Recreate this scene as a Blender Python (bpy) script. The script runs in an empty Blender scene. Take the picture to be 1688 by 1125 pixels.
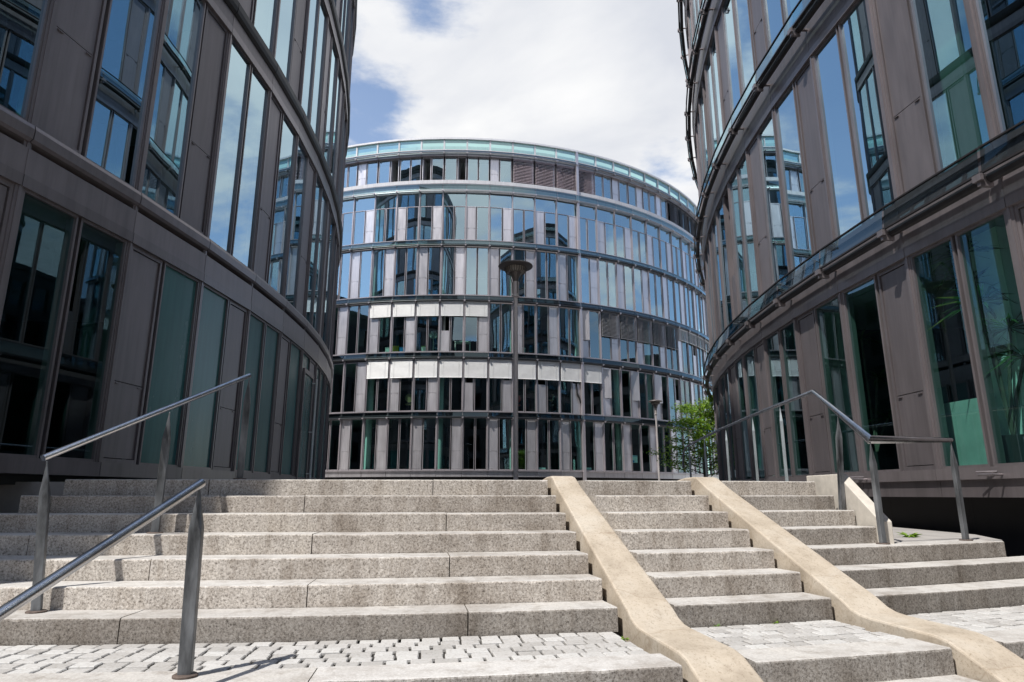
import bpy, bmesh, math, random
from mathutils import Vector, Matrix
R_ = math.radians
random.seed(7)
scene = bpy.context.scene
col = scene.collection

# ------------------------------------------------------------------ camera
EYE = 0.91
cam_d = bpy.data.cameras.new("camera"); cam = bpy.data.objects.new("camera", cam_d); col.objects.link(cam)
cam.location = (0, 0, EYE); cam.rotation_euler = (R_(90 + 13.34), 0, 0)
cam_d.sensor_width = 36; cam_d.lens = 1065.8 / 1688 * 36
cam_d.clip_start = 0.05; cam_d.clip_end = 3000
scene.camera = cam

# ------------------------------------------------------------------ light
SUN_EL = 57.0
SUN_H = Vector((0.70, 0.71)).normalized()           # horizontal travel of the light
def setup_world():
    w = bpy.data.worlds.new("World"); scene.world = w; w.use_nodes = True
    nt = w.node_tree; nt.nodes.clear(); N = nt.nodes.new; L = nt.links.new
    out = N('ShaderNodeOutputWorld'); bg = N('ShaderNodeBackground'); bg.inputs[1].default_value = 1
    sky = N('ShaderNodeTexSky'); sky.sky_type = 'NISHITA'; sky.sun_disc = False
    sky.sun_elevation = R_(SUN_EL); sky.sun_rotation = math.atan2(-SUN_H.x, -SUN_H.y) % (2 * math.pi)
    sky.air_density = 1.0; sky.dust_density = 0.6; sky.ozone_density = 1.2
    def math_(op, a, b=None, clamp=False):
        m = N('ShaderNodeMath'); m.operation = op; m.use_clamp = clamp
        for i, v in enumerate((a, b)):
            if v is None: continue
            if isinstance(v, (int, float)): m.inputs[i].default_value = v
            else: L(v, m.inputs[i])
        return m.outputs[0]
    sc = N('ShaderNodeVectorMath'); sc.operation = 'SCALE'; sc.inputs[3].default_value = 0.15
    L(sky.outputs[0], sc.inputs[0])
    tc = N('ShaderNodeTexCoord'); sep = N('ShaderNodeSeparateXYZ'); L(tc.outputs['Generated'], sep.inputs[0])
    zz = math_('ADD', math_('MAXIMUM', sep.outputs[2], 0.02), 0.16)
    cmb = N('ShaderNodeCombineXYZ')
    L(math_('DIVIDE', sep.outputs[0], zz), cmb.inputs[0]); L(math_('DIVIDE', sep.outputs[1], zz), cmb.inputs[1])
    cmb.inputs[2].default_value = 3.7
    def noise(scale, detail, rough, dist=0.0, vec=None):
        n = N('ShaderNodeTexNoise'); n.inputs['Scale'].default_value = scale; n.inputs['Detail'].default_value = detail
        n.inputs['Roughness'].default_value = rough; n.inputs['Distortion'].default_value = dist
        L(vec or cmb.outputs[0], n.inputs['Vector']); return n.outputs[0]
    n1 = noise(1.15, 9, 0.60, 0.25)
    n2 = noise(3.2, 7, 0.65, 0.2)
    f = math_('ADD', n1, math_('MULTIPLY', math_('SUBTRACT', n2, 0.5), 0.12))
    # the big cloud bank over the far building and clear gaps beside it
    def blob(px, py, width, gain):
        u = (px - 844) / 1065.8; v = -(py - 562.5) / 1065.8; t = R_(13.34)
        d = Vector((u, math.cos(t) - v * math.sin(t), math.sin(t) + v * math.cos(t))).normalized()
        dp = N('ShaderNodeVectorMath'); dp.operation = 'DOT_PRODUCT'; L(tc.outputs['Generated'], dp.inputs[0]); dp.inputs[1].default_value = d
        a = math_('MULTIPLY', math_('SUBTRACT', 1.0, dp.outputs['Value']), 1.0 / (1 - math.cos(R_(width))))
        return math_('MULTIPLY', math_('POWER', 2.718, math_('MULTIPLY', a, -1.0)), gain)
    for b in BLOBS:
        f = math_('ADD', f, blob(*b))
    for az, el, width, gain in SKY_SIDES:
        d = Vector((math.sin(R_(az)) * math.cos(R_(el)), math.cos(R_(az)) * math.cos(R_(el)), math.sin(R_(el))))
        dp = N('ShaderNodeVectorMath'); dp.operation = 'DOT_PRODUCT'; L(tc.outputs['Generated'], dp.inputs[0]); dp.inputs[1].default_value = d
        a = math_('MULTIPLY', math_('SUBTRACT', 1.0, dp.outputs['Value']), -1.0 / (1 - math.cos(R_(width))))
        f = math_('ADD', f, math_('MULTIPLY', math_('POWER', 2.718, a), gain))
    mr = N('ShaderNodeMapRange'); mr.interpolation_type = 'SMOOTHSTEP'
    mr.inputs[1].default_value = CLOUD_LO; mr.inputs[2].default_value = CLOUD_HI; mr.inputs[3].default_value = .09; L(f, mr.inputs[0])
    shade = N('ShaderNodeMapRange'); L(noise(1.9, 6, 0.55, 0.3), shade.inputs[0])
    shade.inputs[1].default_value = 0.35; shade.inputs[2].default_value = 0.6
    cm = N('ShaderNodeMix'); cm.data_type = 'RGBA'; L(shade.outputs[0], cm.inputs[0])
    cm.inputs[6].default_value = (.52, .54, .59, 1); cm.inputs[7].default_value = (.74, .74, .74, 1)
    mx = N('ShaderNodeMix'); mx.data_type = 'RGBA'; L(mr.outputs[0], mx.inputs[0]); L(sc.outputs[0], mx.inputs[6]); L(cm.outputs[2], mx.inputs[7])
    L(mx.outputs[2], bg.inputs[0]); L(bg.outputs[0], out.inputs[0])
BLOBS = [(900, 60, 14, 0.17), (740, 150, 5, 0.09), (605, 185, 4.2, -0.13), (1095, 255, 3.6, -0.15), (1000, 150, 7, 0.10), (625, 60, 3, 0.13), (690, 10, 2.5, -0.07)]
SKY_SIDES = [(-28, 40, 13, -0.16), (26, 40, 14, 0.10), (24, 44, 7, 0.08), (186, 26, 20, 0.15)]      # blue over the left roof, cloud over the right one
CLOUD_LO, CLOUD_HI = 0.49, 0.62
setup_world()
sun_d = bpy.data.lights.new("sun", 'SUN'); sun = bpy.data.objects.new("sun", sun_d); col.objects.link(sun)
sun_d.energy = 4.2; sun_d.angle = R_(0.5); sun_d.color = (1.0, 0.965, 0.915)
ce = math.cos(R_(SUN_EL))
sun.rotation_euler = Vector((SUN_H.x * ce, SUN_H.y * ce, -math.sin(R_(SUN_EL)))).to_track_quat('-Z', 'Y').to_euler()
sun.location = (-20, -20, 40)
vs = scene.view_settings
scene.display_settings.display_device = 'sRGB'
vs.view_transform = 'Standard'; vs.look = 'None'; vs.exposure = 0.45; vs.gamma = 1.0; vs.use_curve_mapping = False
scene.render.engine = 'CYCLES'
cy = scene.cycles
cy.max_bounces = 8; cy.diffuse_bounces = 3; cy.glossy_bounces = 5; cy.transparent_max_bounces = 16; cy.transmission_bounces = 4
cy.caustics_reflective = False; cy.caustics_refractive = False; cy.sample_clamp_indirect = 6

# ------------------------------------------------------------------ materials
def new_mat(name):
    m = bpy.data.materials.new(name); m.use_nodes = True
    nt = m.node_tree; nt.nodes.clear()
    return m, nt, nt.nodes.new, nt.links.new
def principled(N, L, base=(.5, .5, .5), rough=.5, metal=0, spec=.5):
    out = N('ShaderNodeOutputMaterial'); b = N('ShaderNodeBsdfPrincipled')
    b.inputs['Base Color'].default_value = (*base, 1); b.inputs['Roughness'].default_value = rough
    b.inputs['Metallic'].default_value = metal; b.inputs['Specular IOR Level'].default_value = spec
    L(b.outputs[0], out.inputs[0]); return b
def tex_noise(N, L, scale, detail=4, rough=.55, vec=None):
    n = N('ShaderNodeTexNoise'); n.inputs['Scale'].default_value = scale; n.inputs['Detail'].default_value = detail
    n.inputs['Roughness'].default_value = rough
    if vec is not None: L(vec, n.inputs['Vector'])
    return n.outputs[0]
def ramp(N, L, fac, stops):
    r = N('ShaderNodeValToRGB'); e = r.color_ramp.elements
    while len(e) < len(stops): e.new(.5)
    for el, (p, c) in zip(e, stops): el.position = p; el.color = (*c, 1) if len(c) == 3 else c
    L(fac, r.inputs[0]); return r.outputs[0]
def mixc(N, L, fac, a, b, mode='MIX'):
    m = N('ShaderNodeMix'); m.data_type = 'RGBA'; m.blend_type = mode
    for i, v in ((0, fac), (6, a), (7, b)):
        if isinstance(v, (int, float)): m.inputs[i].default_value = v
        elif isinstance(v, tuple): m.inputs[i].default_value = (*v, 1)
        else: L(v, m.inputs[i])
    return m.outputs[2]
def scaled(c, k): return tuple(x * k for x in c)

def mat_metal(name, base, rough=.4, var=.18, metal=0.0, scale=1.3, spec=.5, dent=.25):
    """painted or anodised sheet: faint blotches, streaks down the sheet and a different tone per sheet"""
    m, nt, N, L = new_mat(name); b = principled(N, L, base, rough, metal, spec)
    tc = N('ShaderNodeTexCoord'); mp = N('ShaderNodeMapping'); mp.inputs['Scale'].default_value = (1, 1, .25); L(tc.outputs['Object'], mp.inputs[0])
    n = tex_noise(N, L, scale * 4, 6, .6, mp.outputs[0])
    oi = N('ShaderNodeObjectInfo')
    c = ramp(N, L, n, [(.3, scaled(base, 1 - var)), (.7, scaled(base, 1 + var))])
    c2 = mixc(N, L, 1.0, c, ramp(N, L, oi.outputs['Random'], [(0, (.80, .80, .80)), (1, (1.12, 1.12, 1.12))]), 'MULTIPLY')
    L(c2, b.inputs['Base Color'])
    bp = N('ShaderNodeBump'); bp.inputs['Strength'].default_value = dent; bp.inputs['Distance'].default_value = .012
    L(tex_noise(N, L, 1.6, 2, .5, tc.outputs['Object']), bp.inputs['Height']); L(bp.outputs[0], b.inputs['Normal'])
    m2 = N('ShaderNodeMapping'); m2.inputs['Scale'].default_value = (9, 9, .35); L(tc.outputs['Object'], m2.inputs[0])
    c2 = mixc(N, L, .5, c2, ramp(N, L, tex_noise(N, L, 1.5, 5, .7, m2.outputs[0]), [(.35, (.80, .80, .80)), (.55, (1.04, 1.04, 1.04))]), 'MULTIPLY'); L(c2, b.inputs['Base Color'])
    mr = N('ShaderNodeMapRange'); L(n, mr.inputs[0]); mr.inputs[3].default_value = rough - .08; mr.inputs[4].default_value = rough + .12
    L(mr.outputs[0], b.inputs['Roughness'])
    return m
def mat_glass(name, tint, f0, bump=.012):
    m, nt, N, L = new_mat(name)
    out = N('ShaderNodeOutputMaterial'); mix = N('ShaderNodeMixShader'); tr = N('ShaderNodeBsdfTransparent'); gl = N('ShaderNodeBsdfGlossy')
    tr.inputs[0].default_value = (*tint, 1); gl.inputs['Roughness'].default_value = 0.0
    gl.inputs[0].default_value = (.68, .90, 1, 1)
    lw = N('ShaderNodeLayerWeight'); lw.inputs[0].default_value = .5
    p = N('ShaderNodeMath'); p.operation = 'POWER'; p.inputs[1].default_value = 4; L(lw.outputs['Facing'], p.inputs[0])
    mr = N('ShaderNodeMapRange'); L(p.outputs[0], mr.inputs[0]); mr.inputs[3].default_value = f0; mr.inputs[4].default_value = 1
    L(mr.outputs[0], mix.inputs[0]); L(tr.outputs[0], mix.inputs[1]); L(gl.outputs[0], mix.inputs[2]); L(mix.outputs[0], out.inputs[0])
    tc = N('ShaderNodeTexCoord'); mp = N('ShaderNodeMapping'); mp.inputs['Scale'].default_value = (1, 1, .35); L(tc.outputs['Object'], mp.inputs[0])
    bp = N('ShaderNodeBump'); bp.inputs['Strength'].default_value = bump * 8; bp.inputs['Distance'].default_value = .02
    L(tex_noise(N, L, 1.1, 1, .4, mp.outputs[0]), bp.inputs['Height']); L(bp.outputs[0], gl.inputs['Normal'])
    return m
def mat_plain(name, base, rough=.6, metal=0, spec=.4, var=.08, scale=6):
    m, nt, N, L = new_mat(name); b = principled(N, L, base, rough, metal, spec)
    tc = N('ShaderNodeTexCoord')
    L(ramp(N, L, tex_noise(N, L, scale, 5, .6, tc.outputs['Object']), [(.3, scaled(base, 1 - var)), (.7, scaled(base, 1 + var))]), b.inputs['Base Color'])
    return m
def mat_granite(name, lift, speck):
    m, nt, N, L = new_mat(name); b = principled(N, L, rough=.75, spec=.3)
    tc = N('ShaderNodeTexCoord'); v = tc.outputs['Object']
    fine = tex_noise(N, L, 62, 4, .82, v)
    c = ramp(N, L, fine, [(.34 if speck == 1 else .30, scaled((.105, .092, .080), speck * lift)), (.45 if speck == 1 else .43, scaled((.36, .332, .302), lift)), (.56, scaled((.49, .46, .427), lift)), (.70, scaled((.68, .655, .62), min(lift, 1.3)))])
    vo = N('ShaderNodeTexVoronoi'); vo.inputs['Scale'].default_value = 58; L(v, vo.inputs['Vector'])
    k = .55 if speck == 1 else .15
    c = mixc(N, L, ramp(N, L, vo.outputs['Distance'], [(.12, (k, k, k)), (.28, (0, 0, 0))]), c, (.10, .09, .085))
    if speck == 1: oi = N('ShaderNodeObjectInfo'); c = mixc(N, L, 1.0, c, oi.outputs['Color'], 'MULTIPLY')
    # weathering: big stains, streaks below the nosing
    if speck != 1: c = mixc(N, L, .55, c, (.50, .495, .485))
    big = ramp(N, L, tex_noise(N, L, 1.7, 7, .65, v), [(.33, (.70, .67, .64)), (.52, (1, 1, 1)), (.7, (1.06, 1.05, 1.03))])
    c = mixc(N, L, 1.0, c, big, 'MULTIPLY')
    mp = N('ShaderNodeMapping'); mp.inputs['Scale'].default_value = (1, 1, .12); L(v, mp.inputs[0])
    st = ramp(N, L, tex_noise(N, L, 9, 5, .7, mp.outputs[0]), [(.36, (.70, .67, .64)), (.50, (1, 1, 1))])
    c = mixc(N, L, .7, c, st, 'MULTIPLY')
    gi = N('ShaderNodeNewGeometry')
    c = mixc(N, L, 1.0, c, ramp(N, L, gi.outputs['Random Per Island'], [(0, (.84, .82, .80)), (.5, (1, .99, .97)), (1, (1.1, 1.1, 1.1))]), 'MULTIPLY')
    L(c, b.inputs['Base Color'])
    bp = N('ShaderNodeBump'); bp.inputs['Strength'].default_value = .55 if speck == 1 else .2; bp.inputs['Distance'].default_value = .006
    L(fine, bp.inputs['Height']); L(bp.outputs[0], b.inputs['Normal'])
    return m
def mat_sandstone():
    m, nt, N, L = new_mat("cast_stone"); b = principled(N, L, rough=.8, spec=.25)
    tc = N('ShaderNodeTexCoord'); v = tc.outputs['Object']
    c = ramp(N, L, tex_noise(N, L, 2.6, 8, .62, v), [(.3, (.34, .285, .22)), (.5, (.45, .385, .305)), (.68, (.50, .445, .37))])
    gr = ramp(N, L, tex_noise(N, L, 7, 8, .75, v), [(.34, (.66, .63, .60)), (.47, (1, 1, 1)), (.66, (1.10, 1.10, 1.10))]); c = mixc(N, L, .5, c, gr, 'MULTIPLY')
    sp = ramp(N, L, tex_noise(N, L, 55, 4, .8, v), [(.33, (.55, .51, .46)), (.46, (1, 1, 1))])
    c = mixc(N, L, .8, c, sp, 'MULTIPLY')
    vo = N('ShaderNodeTexVoronoi'); vo.inputs['Scale'].default_value = 26; L(v, vo.inputs['Vector'])
    c = mixc(N, L, ramp(N, L, vo.outputs['Distance'], [(.03, (.75, .75, .75)), (.07, (0, 0, 0))]), c, (.20, .13, .08))
    # hairline cracks
    vc = N('ShaderNodeTexVoronoi'); vc.feature = 'DISTANCE_TO_EDGE'; vc.inputs['Scale'].default_value = 1.1
    wn = N('ShaderNodeTexNoise'); wn.inputs['Scale'].default_value = 6; L(v, wn.inputs['Vector'])
    ad = N('ShaderNodeMixRGB'); ad.inputs[0].default_value = .12; L(v, ad.inputs[1]); L(wn.outputs[1], ad.inputs[2]); L(ad.outputs[0], vc.inputs['Vector'])
    c = mixc(N, L, ramp(N, L, vc.outputs['Distance'], [(.002, (.35, .35, .35)), (.006, (0, 0, 0))]), c, (.25, .18, .12))
    L(c, b.inputs['Base Color'])
    bp = N('ShaderNodeBump'); bp.inputs['Strength'].default_value = .3; bp.inputs['Distance'].default_value = .006
    L(tex_noise(N, L, 60, 5, .6, v), bp.inputs['Height']); L(bp.outputs[0], b.inputs['Normal'])
    return m
def mat_setts():
    m, nt, N, L = new_mat("sett_stone"); b = principled(N, L, rough=.8, spec=.25)
    tc = N('ShaderNodeTexCoord'); v = tc.outputs['Object']
    gi = N('ShaderNodeNewGeometry')
    c = ramp(N, L, gi.outputs['Random Per Island'], [(0, (.38, .365, .345)), (.5, (.46, .445, .425)), (1, (.53, .52, .50))])
    c = mixc(N, L, .9, c, ramp(N, L, tex_noise(N, L, 45, 5, .7, v), [(.32, (.68, .66, .63)), (.5, (1, 1, 1))]), 'MULTIPLY')
    L(c, b.inputs['Base Color'])
    bp = N('ShaderNodeBump'); bp.inputs['Strength'].default_value = .5; bp.inputs['Distance'].default_value = .006
    L(tex_noise(N, L, 38, 5, .6, v), bp.inputs['Height']); L(bp.outputs[0], b.inputs['Normal'])
    return m
def mat_leaf(name, a, b_):
    m, nt, N, L = new_mat(name); out = N('ShaderNodeOutputMaterial'); d = N('ShaderNodeBsdfPrincipled'); t = N('ShaderNodeBsdfTranslucent'); mx = N('ShaderNodeMixShader')
    gi = N('ShaderNodeNewGeometry'); c = ramp(N, L, gi.outputs['Random Per Island'], [(0, a), (1, b_)])
    L(c, d.inputs['Base Color']); d.inputs['Roughness'].default_value = .5; L(c, t.inputs[0]); mx.inputs[0].default_value = .45
    L(d.outputs[0], mx.inputs[1]); L(t.outputs[0], mx.inputs[2]); L(mx.outputs[0], out.inputs[0])
    return m

M = {}
M['bronze'] = mat_metal("bronze_sheet", (.235, .208, .214), .40, .10, .65)
M['bronze_frame'] = mat_metal("bronze_frame", (.245, .217, .222), .34, .10, .6)
M['bronze_dark'] = mat_metal("dark_bronze", (.028, .026, .028), .42, .2, 0, 1.3, .25)
M['plinth'] = mat_plain("dark_plinth", (.018, .017, .018), .8)
M['rear_panel'] = mat_metal("sunlit_bronze_sheet", (.70, .668, .69), .36, .07, .75, 1.0)  # bronze of the near buildings, with its sunlit brightness put into the colour
M['rear_frame'] = mat_metal("sunlit_bronze_frame", (.50, .46, .48), .34, .07, .6)  # frame bronze lightened like the sheets, sunlit tone in the colour
M['rear_dark'] = mat_metal("band_metal", (.055, .055, .062), .36, .2)
M['rear_white'] = mat_metal("white_fascia", (.66, .65, .67), .45, .06)
M['glass_near'] = mat_glass("tinted_glass", (.32, .58, .53), .56)
M['glass_low'] = mat_glass("ground_floor_glass", (.46, .78, .70), .13)
M['glass_rear'] = mat_glass("office_glass", (.56, .86, .79), .22, .02)
M['glass_top'] = mat_glass('upper_office_glass', (.56, .84, .80), .48, .02)
M['glass_dull'] = mat_glass("dull_glass", (.2, .25, .25), .05)
M['strip_dark'] = mat_glass("dim_reflection_strip", (.30, .36, .37), .07)  # same strip glass on lower floors; dark reflections put into tint and gloss
M['glass_strip'] = mat_glass("glass_strip", (.50, .68, .66), .16, .01)
M['frosted'] = mat_metal("teal_frosted_glass", (.05, .17, .165), .22, .12, 0, .6)
M['blind_white'] = mat_plain("white_slats", (.80, .80, .79), .45, var=.04)
M['blind_grey'] = mat_plain("grey_slats", (.27, .27, .28), .4, var=.06)
M['blind_pink'] = mat_plain("mauve_slats", (.46, .38, .41), .45, var=.05)
M['blind_dark'] = mat_plain("charcoal_slats", (.055, .055, .062), .45, var=.08)
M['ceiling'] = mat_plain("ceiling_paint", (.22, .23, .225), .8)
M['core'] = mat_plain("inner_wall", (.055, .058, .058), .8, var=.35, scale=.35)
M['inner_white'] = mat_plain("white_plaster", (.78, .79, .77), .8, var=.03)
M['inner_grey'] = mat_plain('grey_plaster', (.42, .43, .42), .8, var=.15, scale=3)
M['granite'] = mat_granite('granite', 1.22, 1); M['granite_top'] = mat_granite('pale_granite', 1.08, 2.4); M['stone'] = mat_sandstone(); M['setts'] = mat_setts(); M['pale_stone'] = mat_plain('pale_cheek_stone', (.52, .48, .42), .8, var=.14, scale=9)  # granite_top is a paler, less bumpy granite for upward faces
M['joint'] = mat_plain("sett_joint", (.040, .036, .031), .95, var=.4, scale=30)
M['paving'] = mat_plain("plaza_paving", (.33, .31, .29), .85, var=.2, scale=3)
M['rust'] = mat_plain('rusty_flange', (.13, .10, .085), .7, .4, var=.4, scale=25)
M['steel'] = mat_metal("brushed_steel", (.60, .60, .61), .20, .1, 1.0, dent=.03)
M['galv'] = mat_metal("galvanised_steel", (.27, .30, .31), .45, .30, .75, 2.2, dent=.03)
M['post'] = mat_metal("weathered_post_steel", (.15, .157, .165), .42, .8, .5, 2.6, dent=.03)
M['lamp'] = mat_metal("lamp_metal", (.50, .46, .445), .42, .12, .2)
M['lamp_head'] = mat_metal('lamp_head_metal', (.12, .105, .098), .45, .12, .2)
M['lens'] = mat_plain("lamp_lens", (.32, .29, .25), .35)
M['leaf'] = mat_leaf("green_leaf", (.08, .19, .018), (.34, .50, .06))
M['leaf_dark'] = mat_leaf("dark_leaf", (.03, .08, .025), (.07, .14, .04))
M['bark'] = mat_plain("bark", (.12, .10, .08), .9, var=.3, scale=14)
M['white'] = mat_plain("white_enamel", (.75, .75, .72), .4, var=.03)
M['cyanpaper'] = mat_plain("printed_paper", (.70, .78, .80), .6, var=.05)
M['red'] = mat_plain("red_cloth", (.42, .03, .03), .7)
M['blue'] = mat_plain("blue_plastic", (.04, .22, .50), .4)
M['yellow'] = mat_plain("yellow_plastic", (.72, .55, .04), .4)
M['orange'] = mat_plain("orange_plastic", (.75, .25, .03), .4)
M['wood'] = mat_plain("tan_wood", (.34, .22, .11), .5, var=.2)
M['black'] = mat_plain("black_cloth", (.018, .018, .020), .8)
M['skin'] = mat_plain("skin", (.52, .33, .25), .55)
M['hair'] = mat_plain("dark_hair", (.03, .022, .018), .6)
M['shirt_white'] = mat_plain("white_shirt", (.78, .80, .80), .75)
M['shirt_grey'] = mat_plain("grey_green_shirt", (.30, .36, .34), .75)

# ------------------------------------------------------------------ mesh helper
class Fr:
    def __init__(s, o, u, n): s.o = Vector((o[0], o[1])); s.u = Vector(u[:2]); s.n = Vector(n[:2])
    def p(s, a, b, z): q = s.o + s.u * a + s.n * b; return (q.x, q.y, z)
WORLD = Fr((0, 0), (1, 0), (0, 1))
class MB:
    def __init__(s): s.v = []; s.f = []
    def add(s, vs, fs):
        k = len(s.v); s.v += [tuple(p) for p in vs]; s.f += [tuple(i + k for i in f) for f in fs]
    def box(s, fr, a0, a1, b0, b1, z0, z1):
        s.hexa([fr.p(a, b, z) for z in (z0, z1) for a, b in ((a0, b0), (a1, b0), (a1, b1), (a0, b1))])
    def hexa(s, P):
        s.add(P, [(3, 2, 1, 0), (4, 5, 6, 7), (0, 1, 5, 4), (1, 2, 6, 5), (2, 3, 7, 6), (3, 0, 4, 7)])
    def quad(s, a, b, c, d): s.add([a, b, c, d], [(0, 1, 2, 3)])
    def prism(s, fr, prof, a0, a1):
        """profile [(b,z)...] extruded along u"""
        n = len(prof); P = [fr.p(a0, b, z) for b, z in prof] + [fr.p(a1, b, z) for b, z in prof]
        s.add(P, [tuple(range(n))[::-1], tuple(range(n, 2 * n))] + [(i, (i + 1) % n, n + (i + 1) % n, n + i) for i in range(n)])
    def tube(s, pts, r, seg=10, cap=True):
        pts = [Vector(p) for p in pts]; rs = r if isinstance(r, (list, tuple)) else [r] * len(pts)
        rings = []; k = len(s.v)
        for i, p in enumerate(pts):
            t = (pts[min(i + 1, len(pts) - 1)] - pts[max(i - 1, 0)]).normalized()
            if 0 < i < len(pts) - 1:
                t1 = (pts[i] - pts[i - 1]).normalized(); t2 = (pts[i + 1] - pts[i]).normalized(); t = (t1 + t2).normalized()
                kk = 1 / max(.5, t.dot(t1))
            else: kk = 1
            up = Vector((0, 0, 1)) if abs(t.z) < .95 else Vector((1, 0, 0))
            x = t.cross(up).normalized(); y = x.cross(t).normalized()
            for j in range(seg):
                a = 2 * math.pi * j / seg; s.v.append(tuple(p + x * math.cos(a) * rs[i] + y * math.sin(a) * rs[i] * kk))
        for i in range(len(pts) - 1):
            for j in range(seg):
                s.f.append((k + i * seg + j, k + i * seg + (j + 1) % seg, k + (i + 1) * seg + (j + 1) % seg, k + (i + 1) * seg + j))
        if cap:
            s.f.append(tuple(k + j for j in range(seg))[::-1]); s.f.append(tuple(k + (len(pts) - 1) * seg + j for j in range(seg)))
    def lathe(s, c, prof, seg=24):
        k = len(s.v)
        for r, z in prof:
            for j in range(seg):
                a = 2 * math.pi * j / seg; s.v.append((c[0] + r * math.cos(a), c[1] + r * math.sin(a), c[2] + z))
        for i in range(len(prof) - 1):
            for j in range(seg):
                s.f.append((k + i * seg + j, k + i * seg + (j + 1) % seg, k + (i + 1) * seg + (j + 1) % seg, k + (i + 1) * seg + j))
        s.f.append(tuple(k + j for j in range(seg))[::-1]); s.f.append(tuple(k + (len(prof) - 1) * seg + j for j in range(seg)))
    def build(s, name, mat, parent=None, smooth=False, recalc=True, bevel=0, topmat=None, sharp=35):
        if not s.v: return None
        me = bpy.data.meshes.new(name); me.from_pydata(s.v, [], s.f)
        if recalc:
            bm = bmesh.new(); bm.from_mesh(me); bmesh.ops.recalc_face_normals(bm, faces=bm.faces); bm.to_mesh(me); bm.free()
        me.materials.append(M[mat] if isinstance(mat, str) else mat)
        if topmat:
            me.materials.append(M[topmat])
            for pl in me.polygons: pl.material_index = 1 if pl.normal.z > .85 else 0
        if smooth: me.polygons.foreach_set('use_smooth', [True] * len(me.polygons)); 
        o = bpy.data.objects.new(name, me); col.objects.link(o)
        if smooth == 'auto':
            me.set_sharp_from_angle(angle=R_(sharp))
        if bevel:
            b = o.modifiers.new('bevel', 'BEVEL'); b.width = bevel; b.segments = 2; b.limit_method = 'ANGLE'; b.angle_limit = R_(40)
        if parent: o.parent = parent; o.matrix_parent_inverse = Matrix.Translation(-parent.location) if parent.type == 'EMPTY' else Matrix.Identity(4)
        return o
def tag(o, label=None, cat=None, group=None, kind=None):
    if label: o['label'] = label
    if cat: o['category'] = cat
    if group: o['group'] = group
    if kind: o['kind'] = kind
    return o
def thing(name, label, cat, loc=(0, 0, 0), group=None):
    o = bpy.data.objects.new(name, None); col.objects.link(o); o.location = loc; o.empty_display_size = .3
    return tag(o, label, cat, group)

# ------------------------------------------------------------------ facades
def elements(kind, l, hp, hm):
    """split of one bay into panel (P) and window (W) strips"""
    if kind == 'WW': return [('W', hp, l / 2 - hm), ('W', l / 2 + hm, l - hp)]
    pw = l * .435
    if kind == 'PW': return [('P', hp, pw - hm), ('W', pw + hm, l - hp)]
    return [('W', hp, l - pw - hm), ('P', l - pw + hm, l - hp)]

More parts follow.
